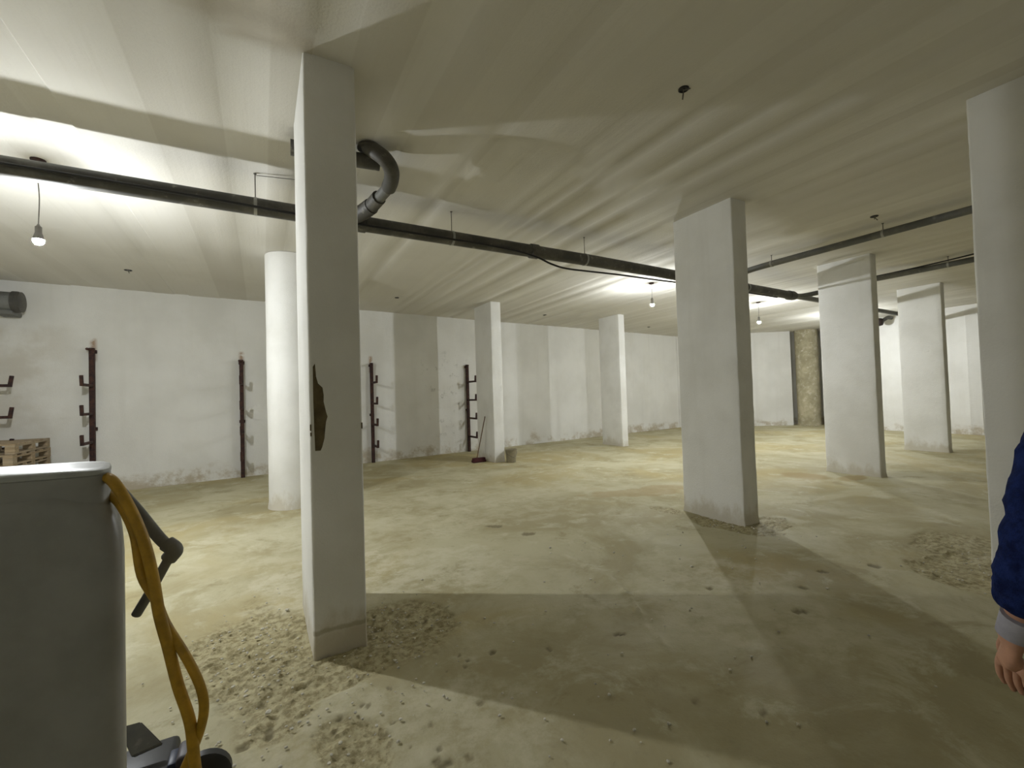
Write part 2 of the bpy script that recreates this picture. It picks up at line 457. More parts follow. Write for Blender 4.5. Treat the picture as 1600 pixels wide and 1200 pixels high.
wall('wall_end', [(21.2, 4.3), (21.2, -2.2)], seed=6)
wall('wall_front', [(21.2, -2.2), (-3.95, -2.2)], seed=7)
wall('wall_left', [(-3.95, -2.2), (-3.95, 10.12)], seed=8)

# ------------------------------------------------------------------ columns
def column(label, x0, x1, y0, y1, seed, hole=None):
    W, D = (x1 - x0) / 2, (y1 - y0) / 2
    nz = 60; prof = []
    ch = .015
    for sx, sy in ((1, -1), (1, 1), (-1, 1), (-1, -1)):
        cxx, cyy = sx * (W - ch), sy * (D - ch)
        a0 = {(1, -1): -PI / 2, (1, 1): 0, (-1, 1): PI / 2, (-1, -1): PI}[(sx, sy)]
        for k in range(4):
            a = a0 + PI / 2 * k / 3
            prof.append((cxx + ch * math.cos(a), cyy + ch * math.sin(a)))
    full = []
    for i in range(len(prof)):
        a, b = prof[i], prof[(i + 1) % len(prof)]
        L = math.hypot(b[0] - a[0], b[1] - a[1]); n = max(1, int(L / .07))
        if hole and abs(a[1] + D) < 1e-6 and abs(b[1] + D) < 1e-6: n = 1
        for k in range(n): full.append((a[0] + (b[0] - a[0]) * k / n, a[1] + (b[1] - a[1]) * k / n))
    full = np.array(full); full = np.vstack([full, full[:1]])
    zs = np.linspace(-.05, HC + .02, nz)
    A = np.arange(len(full)); A[-1] = 0
    AA, ZZ = np.meshgrid(A, zs)
    cxy = full[None, :, :]
    rad = np.hypot(cxy[..., 0], cxy[..., 1]) + 1e-6
    dsp = .004 * fbm(AA * .37 + seed * 9, ZZ * 1.3, 3, seed) + .0035 * fbm(AA * 1.3, ZZ * 6, 3, seed + 3)
    dsp = dsp + .012 * smooth(.06, 0, ZZ)
    if hole: dsp = dsp * .6
    G = np.stack([cxy[..., 0] * (1 + dsp / rad), cxy[..., 1] * (1 + dsp / rad), ZZ], -1)
    me = grid_mesh('concrete_column', G)
    bm = bmesh.new(); bm.from_mesh(me); bpy.data.meshes.remove(me)
    bmesh.ops.remove_doubles(bm, verts=bm.verts, dist=1e-5)
    if hole:
        # cut the plaster away from the front face along a ragged outline and set the bare concrete back
        fr = [f for f in bm.faces if f.normal.y < -.9 and f.calc_center_median().y < -D + .02 and max(e.calc_length() for e in f.edges) > W]
        zlo, zhi = hole[0], hole[1]
        kill = [f for f in fr if max(v.co.z for v in f.verts) > zlo and min(v.co.z for v in f.verts) < zhi]
        rim = {}
        for f in kill:
            for e in f.edges: rim[e] = rim.get(e, 0) + 1
        rim_e = [e for e, c in rim.items() if c == 1]
        bmesh.ops.delete(bm, geom=kill, context='FACES_ONLY')
        inner = [bm.verts.new((p[0] - (x0 + x1) / 2, -D - .001, p[1])) for p in hole[2]]
        ie = [bm.edges.new((inner[i], inner[(i + 1) % len(inner)])) for i in range(len(inner))]
        bmesh.ops.triangle_fill(bm, edges=rim_e + ie, use_beauty=True, normal=(0, -1, 0))
        # remove faces that filled the hole itself
        deep = [bm.verts.new((v.co.x, v.co.y + .010, v.co.z)) for v in inner]
        for i in range(len(inner)):
            j = (i + 1) % len(inner)
            try: bm.faces.new((inner[i], inner[j], deep[j], deep[i]))
            except ValueError: pass
    o = obj('concrete_column', bm, M_COL)
    o.location = ((x0 + x1) / 2, (y0 + y1) / 2, 0)
    tag(o, label, 'column', None, 'thing')
    return o
HOLE = [(.268, 1.70), (.281, 1.72), (.286, 1.64), (.296, 1.60), (.320, 1.575), (.326, 1.53), (.325, 1.49), (.337, 1.43), (.345, 1.40),
        (.336, 1.37), (.330, 1.32), (.325, 1.27), (.312, 1.22), (.303, 1.20), (.272, 1.20), (.269, 1.35), (.267, 1.5)]
colN = column('narrow white column in the foreground with a brown patch of bare concrete on its face', .245, .545, 2.855, 3.68, 1,
              (1.1, 1.85, HOLE))
bm = bmesh.new()
bm.faces.new([bm.verts.new((p[0] - .395, -.4125 + .0085, p[1])) for p in HOLE])
o = obj('bare_patch', bm, M_BARE, colN, False); tag(o, 'brown bare concrete patch')
bm = bmesh.new()
for (x, z, s) in ((.250, 1.34, .012), (.251, 1.30, .007), (.541, 1.335, .012)):
    add_box(bm, x - .395 - .004, x - .395 + .004, -.417, -.409, z - s * 1.6, z + s * 1.6, .002, 1)
o = obj('chipped_notch', bm, M_BARE, colN); o['kind'] = 'stuff'
column('broad grey-lit white column with rubble and damp dirt around its base, right of centre', 4.52, 4.785, 2.96, 3.745, 2)
column('white column behind the broad centre column with a pipe shadow across its top', 8.535, 8.735, 3.25, 4.03, 3)
column('white column farthest along the right-hand row, in front of the end wall', 12.49, 12.685, 3.56, 4.30, 4)
column('white column at the right edge of the photo, behind the person in blue', 4.61, 4.9, .30, 1.12, 5)
column('white column with a broom and a bucket at its base', 4.485, 4.74, 8.76, 9.62, 6)
column('slim white column standing alone near the back wall, with no broom', 8.477, 8.69, 8.95, 9.76, 7)
def round_column(name, label, c, r, mat, seed):
    segs = 40; nz = 50
    th = np.linspace(0, 2 * PI, segs + 1); zs = np.linspace(-.05, HC - .001, nz)
    T, ZZ = np.meshgrid(th, zs)
    d = r + .006 * fbm(np.cos(T) * 2 + seed, ZZ * 1.2 + np.sin(T) * 2, 4, seed) + .015 * smooth(.08, 0, ZZ)
    me = grid_mesh(name, np.stack([d * np.cos(T), d * np.sin(T), ZZ], -1))
    bm = bmesh.new(); bm.from_mesh(me); bpy.data.meshes.remove(me)
    bmesh.ops.remove_doubles(bm, verts=bm.verts, dist=1e-5)
    o = obj(name, bm, mat); o.location = (c[0], c[1], 0)
    return tag(o, label, 'column', None, 'thing')
round_column('round_column', 'brightly lit round white column behind the narrow foreground column', (.37, 7.15), .30, M_COL, 3)
round_column('round_column', 'bare yellowish round concrete column in the far corner recess', (17.97, 8.98), .37, M_RAWCON, 6)

# ------------------------------------------------------------------ pipes under the ceiling
PZ, PY = 3.285, 4.60
def coupling(x, y, z, r, ax, mat, parent, L=.11):
    bm = bmesh.new()
    add_lathe(bm, [(r, -L / 2), (r + .012, -L / 2 + .006), (r + .012, L / 2 - .006), (r, L / 2)], (x, y, z), 18, ax)
    return obj('coupling', bm, mat, parent)
def clamp_rod(x, y, z, r, ax, parent, top=HC):
    bm = bmesh.new()
    add_lathe(bm, [(r, -.013), (r + .005, -.013), (r + .005, .013), (r, .013)], (x, y, z), 18, ax)
    a = obj('pipe_clamp', bm, M_CLAMP, parent)
    bm = bmesh.new(); add_tube(bm, [(x, y, z + r), (x, y, top - .004)], .0045, 8)
    add_lathe(bm, [(.013, 0), (.013, .006)], (x, y, top - .010), 10)
    return a, obj('hanger_rod', bm, M_ROD, parent)
mp = tag(empty('drain_pipe', (3, PY, 0)), 'thick dark drain pipe hung under the ceiling across the whole hall', 'pipe')
mp_off = Vector((3, PY, 0))
def at_pipe(o): o.location = Vector(o.location) - mp_off; return o
at_pipe(tube_obj('pipe_run', [(-3.9, PY, PZ), (0, PY, PZ), (4, PY + .03, PZ), (9.25, PY + .20, PZ)], .077, M_PIPE, mp, 20))
at_pipe(tube_obj('pipe_run', [(9.2, PY + .20, PZ), (13.0, PY + .30, PZ), (17.0, PY + .42, PZ)], .050, M_PIPE2, mp, 16))
for x in (-2.9, .9, 3.0, 6.5, 9.1): at_pipe(coupling(x, PY + max(.0075 * x, .03 + .0324 * (x - 4)) * (x > 0), PZ, .078, 'X', M_PIPE, mp, .16 if x > 6 else .11))
for x in (-2.03, -.02, 1.9, 3.82, 5.75, 7.6):
    for c in clamp_rod(x, PY + max(.0075 * x, .03 + .0324 * (x - 4)) * (x > 0), PZ, .077, 'X', mp): at_pipe(c)
at_pipe(tube_obj('tie_wire', [(-.02, PY, HC - .02), (.35, PY - .1, HC - .03)], .003, M_ROD, mp, 6))

br = tag(empty('branch_pipe', (.9, 4.0, 0)), 'grey bent branch pipe dropping from the ceiling beside the narrow foreground column', 'pipe')
def rel(o, root): o.location = Vector(o.location) - Vector(root.location); return o
rel(tube_obj('stub_pipe', [(.228, 3.80, 3.49), (.5, 3.79, 3.49), (.90, 3.74, 3.49)], .060, M_PIPE, br, 16), br)
rel(tube_obj('elbow', catmull([(.80, 3.70, HC - .01), (.84, 3.64, 3.53), (.91, 3.61, 3.47), (.975, 3.66, 3.425), (1.01, 3.78, 3.40), (1.02, 3.92, 3.385)], 6), .064, M_PIPE, br, 16), br)
rel(tube_obj('sloping_pipe', [(1.012, 3.80, 3.40), (1.015, 3.94, 3.385), (.945, 4.26, 3.335)], .051, M_PIPE2, br, 16), br)
rel(tube_obj('socket', [(.975, 4.10, 3.36), (.925, 4.33, 3.325)], .066, M_PIPE, br, 16), br)
rel(tube_obj('wye_collar', catmull([(.94, 4.26, 3.335), (.87, 4.41, 3.31), (.76, 4.55, 3.29)], 5), .074, M_PIPE, br, 16), br)
bm = bmesh.new(); add_lathe(bm, [(.10, 0), (.095, .02), (.07, .03)], (.81, 3.69, HC - .03), 18)
rel(obj('ceiling_collar', bm, M_PIPE, br), br)

def side_pipe(label, x, y0, y1, clamps, bend=None):
    t = tag(empty('side_pipe', (x, y0, 0)), label, 'pipe')
    SZ = 3.455
    pts = catmull(bend + [(x, y1, SZ)], 6) + [(x, y0, SZ)]
    rel(tube_obj('pipe_run', pts, .047, M_PIPE2, t, 16), t)
    for y in clamps:
        for c in clamp_rod(x, y, SZ, .047, 'Y', t): rel(c, t)
    return t
side_pipe('grey side pipe running from behind the broad centre column towards the right-hand edge column', 7.10, -2.1, 4.15, (2.55, .1, 4.0, -1.7), [(6.9, 4.76, 3.30), (7.03, 4.62, 3.35), (7.10, 4.42, 3.44)])
s3 = side_pipe('farther grey side pipe with a cable on top, bending out of the thick drain pipe', 10.05, -2.1, 3.9, (2.75, .5, -1.6), [(9.0, 4.80, PZ), (9.45, 4.76, 3.30), (9.85, 4.5, 3.38), (10.02, 4.15, 3.44)])
rel(tube_obj('cable', catmull([(10.05, 4.0, 3.505), (10.05, 3.3, 3.51), (10.03, 2.7, 3.525), (10.0, 2.1, 3.55), (9.95, 1.2, 3.575), (9.9, -1, 3.58)], 6), .012, M_BLACK, s3, 8), s3)
cab = tube_obj('power_cable', catmull([(-3.8, 4.512, 3.27), (-1.6, 4.51, 3.27), (-.5, 4.508, 3.258), (.3, 4.508, 3.24), (1.2, 4.51, 3.235), (2.4, 4.53, 3.235), (2.95, 4.54, 3.195),
      (3.2, 4.55, 3.135), (3.45, 4.56, 3.105), (3.9, 4.57, 3.115), (4.4, 4.58, 3.130), (4.9, 4.59, 3.135), (5.5, 4.60, 3.145), (6.2, 4.63, 3.17), (8.5, 4.72, 3.18)], 6), .012, M_BLACK)
tag(cab, 'black power cable sagging along the underside of the thick drain pipe', 'cable')

# big duct stub at the left corner, dark stub at the far wall
dk = tag(empty('duct_stub', (-3.95, 9.8, 3.2)), 'large grey duct stub with a collar in the upper left corner', 'duct')
M_DUCT = m_plain('grey_duct_metal', (.20, .205, .20), .6, .2, .4, .4, 6)
bm = bmesh.new(); add_tube(bm, [(0, 0, 0), (.62, 0, -.02)], .15, 24); obj('duct_pipe', bm, M_DUCT, dk)
bm = bmesh.new(); add_lathe(bm, [(.145, .60), (.168, .605), (.168, .665), (.16, .67), (.16, .70), (.12, .705)], (0, 0, -.02), 24, 'X'); obj('duct_collar', bm, M_PIPE, dk)
bm = bmesh.new(); add_box(bm, .40, .62, -.08, .25, -.23, -.15, .02); obj('bracket', bm, M_PIPE2, dk)
ps = tag(empty('pipe_stub', (16.98, 6.16, 3.42)), 'small dark red-brown pipe elbow high on the far right wall', 'pipe stub')
M_DKRED = m_plain('dark_red_brown_iron', (.022, .013, .011), .6, .2)
bm = bmesh.new(); add_tube(bm, catmull([(.1, -.12, .10), (-.1, -.11, .10), (-.2, -.06, .05), (-.26, .0, 0), (-.32, .04, -.02)], 5), .055, 14); obj('elbow_pipe', bm, M_PIPE, ps)
bm = bmesh.new(); add_lathe(bm, [(.03, -.13), (.09, -.11), (.115, -.04), (.115, .05), (.08, .10), (.02, .11)], (-.32, .04, -.02), 18); obj('end_cap', bm, M_DKRED, ps)

# ------------------------------------------------------------------ hanging bulbs
def bulb(k, label, x, y, z, top, loop=False):
    t = tag(empty('hanging_bulb', (x, y, z)), label, 'light bulb')
    R = .036
    bm = bmesh.new()
    add_lathe(bm, [(.004, -R), (.020, -.030), (.031, -.018), (R, 0), (.0358, .0065)], (0, 0, 0), 20)
    obj('glass', bm, m_emit('glowing_bulb_%d' % k, BULB_COLOR, BULB_STRENGTH[k]), t)
    bm = bmesh.new(); add_lathe(bm, [(.035, .007), (.036, .010), (.0355, .02), (.031, .036), (.023, .062), (.022, .066), (.022, .115), (.012, .125), (.006, .14)], (0, 0, 0), 16)
    obj('lamp_socket', bm, M_CORD, t)
    if loop: pts = catmull([(0, 0, .14), (0.004, 0, .3), (0, -.02, top - z - .12), (0, -.092 , top - z), (0, -.05, top - z + .085), (0, .02, top - z + .09), (0, .085, top - z + .02), (0, .03, top - z - .085)], 6)
    else: pts = catmull([(0, 0, .14), (.006, 0, .14 + (top - z - .14) * .4), (-.004, 0, .14 + (top - z - .14) * .75), (0, 0, top - z)], 5)
    bm = bmesh.new(); add_tube(bm, pts, .004, 6); obj('cord', bm, M_CORD, t)
    if not loop:
        bm = bmesh.new(); add_lathe(bm, [(.045, -.02), (.05, -.012), (.05, 0)], (0, 0, HC - z), 14); obj('ceiling_rose', bm, M_RUST, t)
    return t
bulb(1, 'lit bare bulb on a cord behind the thick drain pipe at far left', -1.60, 5.12, 2.905, HC)
bulb(2, 'lit bare bulb just left of the broad centre column', 6.66, 6.08, 3.17, HC)
bulb(3, 'lit bare bulb just right of the broad centre column', 10.70, 6.40, 3.10, HC)
bulb(4, 'lit bare bulb hidden behind the column with the pipe shadow', 14.75, 6.40, 3.08, HC)

# ------------------------------------------------------------------ ceiling junction boxes
def ceiling_box(label, x, y, r, wires=0, seed=0):
    t = tag(empty('junction_box', (x, y, HC)), label, 'junction box', 'round junction boxes cast into the ceiling')
    bm = bmesh.new()
    add_lathe(bm, [(r, .004), (r, -.006), (r * .82, -.008), (r * .78, -.002), (r * .3, .0)], (0, 0, 0), 18); obj('box_rim', bm, M_BLACK, t)
    rr = random.Random(seed)
    for k in range(wires):
        a = rr.uniform(0, 6.28); L = rr.uniform(.02, .045)
        tube_obj('wire', catmull([(0, 0, 0), (.015 * math.cos(a), .015 * math.sin(a), -L * .5), (.05 * math.cos(a), .05 * math.sin(a), -L)], 4), .005, M_ROD, t, 6)
    return t
ceiling_box('dark round junction box in the bare ceiling above the floor centre, nearest the camera', 2.593, 2.013, .036, 2, 1)
ceiling_box('small dark junction box with wires beside the grey side pipe', 6.714, 2.493, .042, 2, 2)
ceiling_box('small junction box on the ceiling between left bulb and back wall', -1.755, 8.77, .05, 1, 3)
ceiling_box('tiny junction box on the ceiling between the broom column and the slim column', 6.606, 9.738, .05, 1, 4)
ceiling_box('tiny junction box on the ceiling between the slim column and the centre column', 11.189, 10.4, .05, 1, 5)
ceiling_box('tiny junction box on the ceiling left of the broom column', 2.493, 9.137, .045, 0, 6)

# ------------------------------------------------------------------ wall racks: upright with bent arms
def L_arm(L, up, wd=.045):
    bm = bmesh.new()
    add_box(bm, -wd / 2, wd / 2, -L, .03, -.022, .022, .004, 1)
    add_box(bm, -wd / 2, wd / 2, -L, -L + .042, .0, up, .004, 1, Matrix.Translation((0, -L, 0)) @ Matrix.Rotation(.14, 4, 'X') @ Matrix.Translation((0, L, 0)))
    return bm
arm_me = bpy.data.meshes.new('rack_arm'); b_ = L_arm(.50, .15); b_.to_mesh(arm_me); b_.free(); arm_me.materials.append(M_RUST)
def rack(label, x, ywall, rz, top, zs, bracket=True, lean=0.0):
    t = tag(empty('wall_rack', (x, ywall, 0), rz), label, 'rack', 'rusty racks along the walls')
    bm = bmesh.new(); add_box(bm, -.035, .035, -.115, -.045, .0, top, .005, 1)
    obj('upright', bm, M_RUST, t)
    for z in zs:
        o = bpy.data.objects.new('rack_arm', arm_me); COL.objects.link(o); o.parent = t; o.location = (0, -.11, z)
    for z in (top - .06, 1.12):
        bm = bmesh.new(); add_box(bm, -.05, .05, -.05, .03, z - .03, z + .03, .006, 1); obj('wall_bracket', bm, M_RUST, t)
    if bracket:
        bm = bmesh.new(); add_tube(bm, [(.0, -.08, top - .03), (-.03, -.22, top - .03)], .022, 10); obj('top_peg', bm, M_RUST, t)
    return t
AZ = (.41, .90, 1.385, 1.87)
rack('rusty wall rack behind the grey tank, left of the round white column', -2.53, 10.26, 0, 2.52, AZ)
rack('rusty wall rack seen end-on just left of the round white column', -.34, 10.475, 0, 2.36, AZ)
rack('rusty wall rack just right of the narrow foreground column', 2.265, 10.74, 0, 2.34, AZ)
rack('rusty wall rack at the mouldy wall beside the broom column', 4.85, 11.04, 0, 2.34, AZ)
rack('rusty rack on the left side wall, only its arms above the pallets show', -3.95, 9.72, PI / 2, 2.45, AZ)

# ------------------------------------------------------------------ pallets
pal_parts = []
PW, PD = .80, 1.20
def shared(name, w_, d_, h_):
    bm = bmesh.new(); add_box(bm, -w_ / 2, w_ / 2, -d_ / 2, d_ / 2, -h_ / 2, h_ / 2, .003, 1)
    me = bpy.data.meshes.new(name); bm.to_mesh(me); bm.free(); me.materials.append(M_WOOD); return me
bd = shared('board', .80, .12, .022); st_ = shared('board', .10, 1.2, .022); bl = shared('block', .10, .12, .078)
def pallet(label, x, y, z, rz):
    t = tag(empty('wooden_pallet', (x, y, z), rz), label, 'pallet', 'wooden pallets stacked in the left corner')
    def add(n, me, loc):
        o = bpy.data.objects.new(n, me); COL.objects.link(o); o.parent = t; o.location = loc
    for px in (-.35, 0, .35):
        add('board', st_, (px, 0, .011)); add('board', st_, (px, 0, .111))
        for py in (-.54, 0, .54): add('block', bl, (px, py, .061))
    for py in (-.54, -.27, 0, .27, .54): add('board', bd, (0, py, .133))
    return t
rs = random.Random(5)
names = ['bottom pallet of the wooden stack in the left corner', 'second pallet from the bottom of the stack in the left corner', 'third pallet from the bottom of the stack in the left corner',
         'fourth pallet from the top, middle of the wooden stack in the left corner', 'third pallet from the top of the wooden stack in the left corner',
         'second pallet from the top of the wooden stack in the left corner', 'topmost weathered wooden pallet of the stack in the left corner']
for k in range(7):
    pallet(names[k], -3.34 + rs.uniform(-.025, .025), 9.22 + rs.uniform(-.03, .03), .012 + k * .1455, rs.uniform(-.02, .02))

# ------------------------------------------------------------------ broom and bucket by the back column
t = tag(empty('broom', (4.27, 9.05, 0)), 'broom leaning against the white column near the back wall', 'broom')
M_BR = m_plain('dark_red_bristles', (.075, .028, .03), .9, 0, .1)
tube_obj('broom_handle', [(-.075, .02, .09), (.155, .02, 1.02)], .012, m_plain('brown_broom_stick', (.16, .10, .06), .6), t, 8)
bm = bmesh.new(); add_box(bm, -.19, .11, -.05, .05, .05, .10, .012, 2); obj('broom_head', bm, M_BR, t)
bm = bmesh.new(); add_box(bm, -.20, .12, -.06, .06, .004, .055, .01, 1)
obj('bristles', bm, M_BR, t)
t = tag(empty('bucket', (4.80, 8.58, 0)), 'drab beige bucket on the floor at the foot of the broom column', 'bucket')
M_BK = m_plain('drab_beige_plastic', (.26, .23, .15), .6)
bm = bmesh.new(); add_lathe(bm, [(.105, .003), (.13, .27), (.138, .272), (.138, .285), (.128, .287), (.122, .27), (.10, .02)], (0, 0, 0), 22); obj('bucket_body', bm, M_BK, t)
bm = bmesh.new(); add_tube(bm, catmull([(-.135, 0, .26), (-.12, -.05, .19), (0, -.125, .12), (.12, -.05, .19), (.135, 0, .26)], 5), .004, 6); obj('bucket_bail', bm, M_ROD, t)

# ------------------------------------------------------------------ grey tank in the left foreground
M_TANK = None
def m_tank():
    m = MB('grey_moulded_plastic', .38, 0, .45)
    c = m.mix(m.ramp(m.noise(5, 6, .6), .35, .7), (.30, .305, .30), (.245, .248, .24))
    c = m.mix(m.ramp(m.noise(40, 3), .62, .7, 0, .3), c, (.30, .30, .28))
    m.color(c).bump(m.noise(6, 3), .18, .02); return m.m
M_TANK = m_tank()
M_LID = m_plain('pale_grey_lid', (.34, .355, .355), .42, 0, .5, .2, 10)
tk = tag(empty('grey_tank', (-.712, 1.906, 0), 0), 'large grey plastic tank in the left foreground with a flat pale lid', 'tank')
def superell(a, b, n, k, N):
    t = 2 * PI * k / N; c, s = math.cos(t), math.sin(t)
    return (a * math.copysign(abs(c) ** (2 / n), c), b * math.copysign(abs(s) ** (2 / n), s))
def loft(rings):
    bm = bmesh.new(); N = 72; prev = None; R = []
    for sc, zf, n in rings:
        ring = []
        for k in range(N):
            x, y = superell(.40 * sc[0], .17 * sc[1], n, k, N)
            x -= (.36 if x > 0 else .1) * .40 * max(0, (y + .17) / .34) * (1 if x > 0 else -1) * abs(x) / .4
            ca, sa = math.cos(-.16), math.sin(-.16)
            x, y = x * ca - y * sa, x * sa + y * ca
            ring.append(bm.verts.new((x, y, zf(x))))
        R.append(ring)
    for a, b in zip(R, R[1:]):
        for k in range(N): bm.faces.new((a[k], a[(k + 1) % N], b[(k + 1) % N], b[k]))
    bm.faces.new(R[0][::-1]); bm.faces.new(R[-1]); return bm
zs_ = lambda off: (lambda x: min(1.245, 1.175 - .38 * (x - .39)) + off)
obj('tank_body', loft([((.90, .90), lambda x: .004, 5.5), ((.98, .98), lambda x: .03, 5.5), ((1, 1), lambda x: .10, 5.5), ((1, 1), lambda x: .55, 5.5), ((1, 1), lambda x: .8, 5.5), ((1.0, 1.0), lambda x: .95, 5.5),
    ((1.0, .995), zs_(-.13), 5.5), ((.992, .985), zs_(-.085), 5.0), ((.975, .955), zs_(-.045), 5.0), ((.95, .91), zs_(-.016), 5.0), ((.925, .865), zs_(-.003), 5.0), ((.912, .835), zs_(.0), 5.0),
    ((.905, .825), zs_(.008), 5.0), ((.905, .825), lambda x: 1.285, 5.0), ((.90, .82), lambda x: 1.298, 5.0)]), M_TANK, tk)
obj('lid', loft([((.905, .825), lambda x: 1.299, 5.0), ((.91, .83), lambda x: 1.304, 5.0), ((.90, .82), lambda x: 1.313, 5.0), ((.86, .78), lambda x: 1.318, 5.0), ((.4, .4), lambda x: 1.322, 5.0)]), M_LID, tk)
hr = rel(tube_obj('valve_rod', catmull([(-.43, 1.92, 1.25), (-.36, 1.885, 1.155), (-.30, 1.855, 1.065), (-.272, 1.838, 1.035)], 5), .0175, M_PIPE2, tk, 12), tk)
hr = rel(tube_obj('valve_elbow', catmull([(-.278, 1.842, 1.045), (-.255, 1.829, 1.022), (-.272, 1.839, .995)], 6), .024, M_PIPE2, tk, 12), tk)
hr = rel(tube_obj('valve_lever', [(-.270, 1.838, 1.0), (-.32, 1.868, .90), (-.367, 1.896, .815)], .0145, M_PIPE2, tk, 12), tk)

M_YEL = m_plain('yellow_rubber_hose', (.47, .275, .02), .5, 0, .4, .35, 16)
h = tag(empty('yellow_hose', (-.3, 1.68, 0)), 'yellow hose in two twisted strands hanging down beside the grey tank', 'hose')
sA = [(-.52, 2.06, 1.16), (-.475, 1.93, 1.265), (-.43, 1.81, 1.285), (-.385, 1.735, 1.275), (-.338, 1.70, 1.188), (-.306, 1.685, 1.093), (-.286, 1.68, .988), (-.270, 1.665, .884), (-.250, 1.66, .789),
      (-.226, 1.647, .675), (-.196, 1.633, .561), (-.185, 1.63, .429), (-.17, 1.66, .25), (-.16, 1.78, .10), (-.22, 1.95, .05), (-.33, 2.05, .08)]
sB = [(-.53, 2.07, 1.12), (-.48, 1.96, 1.20), (-.425, 1.84, 1.225), (-.375, 1.755, 1.205), (-.335, 1.715, 1.12), (-.315, 1.695, 1.0), (-.282, 1.69, .92), (-.258, 1.69, .84), (-.205, 1.645, .75), (-.170, 1.625, .664),
      (-.161, 1.62, .597), (-.175, 1.635, .523), (-.205, 1.66, .44), (-.26, 1.72, .30), (-.30, 1.85, .16), (-.34, 2.0, .10)]
rel(tube_obj('hose_strand', catmull(sA, 6), .0150, M_YEL, h, 14), h)
rel(tube_obj('hose_strand', catmull(sB, 6), .0130, M_YEL, h, 14), h)

# small black wheeled pump on the floor under the hose
pu = tag(empty('wheeled_pump', (-.36, 2.16, 0)), 'small black wheeled pump on the floor between tank and foreground column', 'pump')
bm = bmesh.new(); add_box(bm, -.16, .05, -.05, .18, .05, .135, .025, 3); obj('pump_body', bm, M_BLACK, pu)
bm = bmesh.new()
q4 = [Vector(p) - Vector((-.36, 2.16, 0)) for p in ((-.430, 2.285, .25), (-.352, 2.215, .18), (-.444, 2.21, .17), (-.50, 2.29, .25))]
nn = (q4[1] - q4[0]).cross(q4[3] - q4[0]).normalized() * .012
va = [bm.verts.new(p + nn) for p in q4]; vb = [bm.verts.new(p - nn) for p in q4]
bm.faces.new(va); bm.faces.new(vb[::-1])
for k in range(4): bm.faces.new((va[k], vb[k], vb[(k + 1) % 4], va[(k + 1) % 4]))
bmesh.ops.recalc_face_normals(bm, faces=bm.faces)
bmesh.ops.bevel(bm, geom=list(bm.edges), offset=.004, segments=2, affect='EDGES')
obj('cover_plate', bm, M_PIPE2, pu)
bm = bmesh.new(); add_box(bm, .062, .125, -.075, .035, .10, .185, .016, 3); obj('plug_block', bm, m_plain('dark_violet_grey_plastic', (.06, .05, .06), .5), pu)
bm = bmesh.new(); add_box(bm, .035, .068, -.06, .03, .09, .165, .008, 2); obj('blue_plug_ring', bm, m_plain('dark_blue_plastic', (.02, .03, .07), .45), pu)
for wx in (.15, -.15):
    wy = -.09
    bm = bmesh.new(); add_lathe(bm, [(.052, -.025), (.08, -.025), (.092, -.016), (.092, .016), (.08, .025), (.052, .025)], (wx, wy, .094), 28, 'Y'); wh = obj('wheel', bm, M_BLACK, pu)
    bm = bmesh.new(); add_lathe(bm, [(.012, -.022), (.051, -.018), (.051, .018), (.012, .022)], (wx, wy, .094), 20, 'Y'); obj('wheel_hub', bm, M_CLAMP, wh)
bm = bmesh.new(); add_tube(bm, [(.15, -.115, .094), (.15, -.03, .094)], .010, 10); add_tube(bm, [(-.15, -.115, .094), (-.15, -.03, .094)], .010, 10); add_tube(bm, [(-.15, -.045, .094), (.15, -.045, .094)], .013, 10); obj('axle', bm, M_ROD, pu)

# ------------------------------------------------------------------ loose crumbs on the floor (nobody could count them)
rs = random.Random(21); bm = bmesh.new()
spots = [(.0, 3.1, .38, .6, 170), (.68, 2.9, .35, .35, 110), (.3, 2.3, .5, .4, 80), (4.5, 3.0, .3, .6, 70), (5.0, 1.3, .5, .3, 60), (2.5, 2.3, 1.6, 1.2, 70), (1.2, 1.6, .9, .4, 30)]
for cx_, cy_, sx_, sy_, n in spots:
    for k in range(n):
        s = rs.uniform(.003, .009) * (1.6 if rs.random() < .07 else 1)
        r_ = bmesh.ops.create_icosphere(bm, subdivisions=1, radius=s)
        x_, y_ = rs.gauss(cx_, sx_ * .6), rs.gauss(cy_, sy_ * .6)
        if .22 < x_ < .57 and y_ > 2.83 or 4.49 < x_ < 4.82 and 2.93 < y_ < 3.78 or 4.57 < x_ < 4.94 and y_ < 1.15: continue
        for v in r_['verts']:
            v.co = Vector((v.co.x * rs.uniform(.8, 1.4) + x_, v.co.y * rs.uniform(.8, 1.4) + y_, v.co.z * .7 + s * .5 + .004))
M_CRUMB = m_plain('pale_mortar_crumbs', (.68, .65, .56), .9, 0, .2, .4, 30, 0)
tag(obj('floor_crumbs', bm, M_CRUMB, None, False), 'pale mortar crumbs scattered over the concrete floor', 'crumbs', None, 'stuff')

# ------------------------------------------------------------------ the person at the right edge
def skin(name, joints, links, mat, parent, sub=2, root=0):
    me = bpy.data.meshes.new(name + '_cage')
    me.from_pydata([j[0] for j in joints], links, [])
    o = bpy.data.objects.new(name + '_cage', me); COL.objects.link(o)
    o.modifiers.new('s', 'SKIN')
    sv = me.skin_vertices[0].data
    for i, j in enumerate(joints):
        r = j[1]; sv[i].radius = r if isinstance(r, tuple) else (r, r); sv[i].use_root = (i == root)
    s = o.modifiers.new('d', 'SUBSURF'); s.levels = sub; s.render_levels = sub
    dg = bpy.context.evaluated_depsgraph_get(); ev = o.evaluated_get(dg)
    m2 = bpy.data.meshes.new_from_object(ev, depsgraph=dg)
    bpy.data.objects.remove(o); bpy.data.meshes.remove(me)
    m2.name = name; m2.materials.clear()
    return link_mesh(name, m2, mat, parent)
yaw = math.atan2(AX_F.y, AX_F.x) - PI / 2
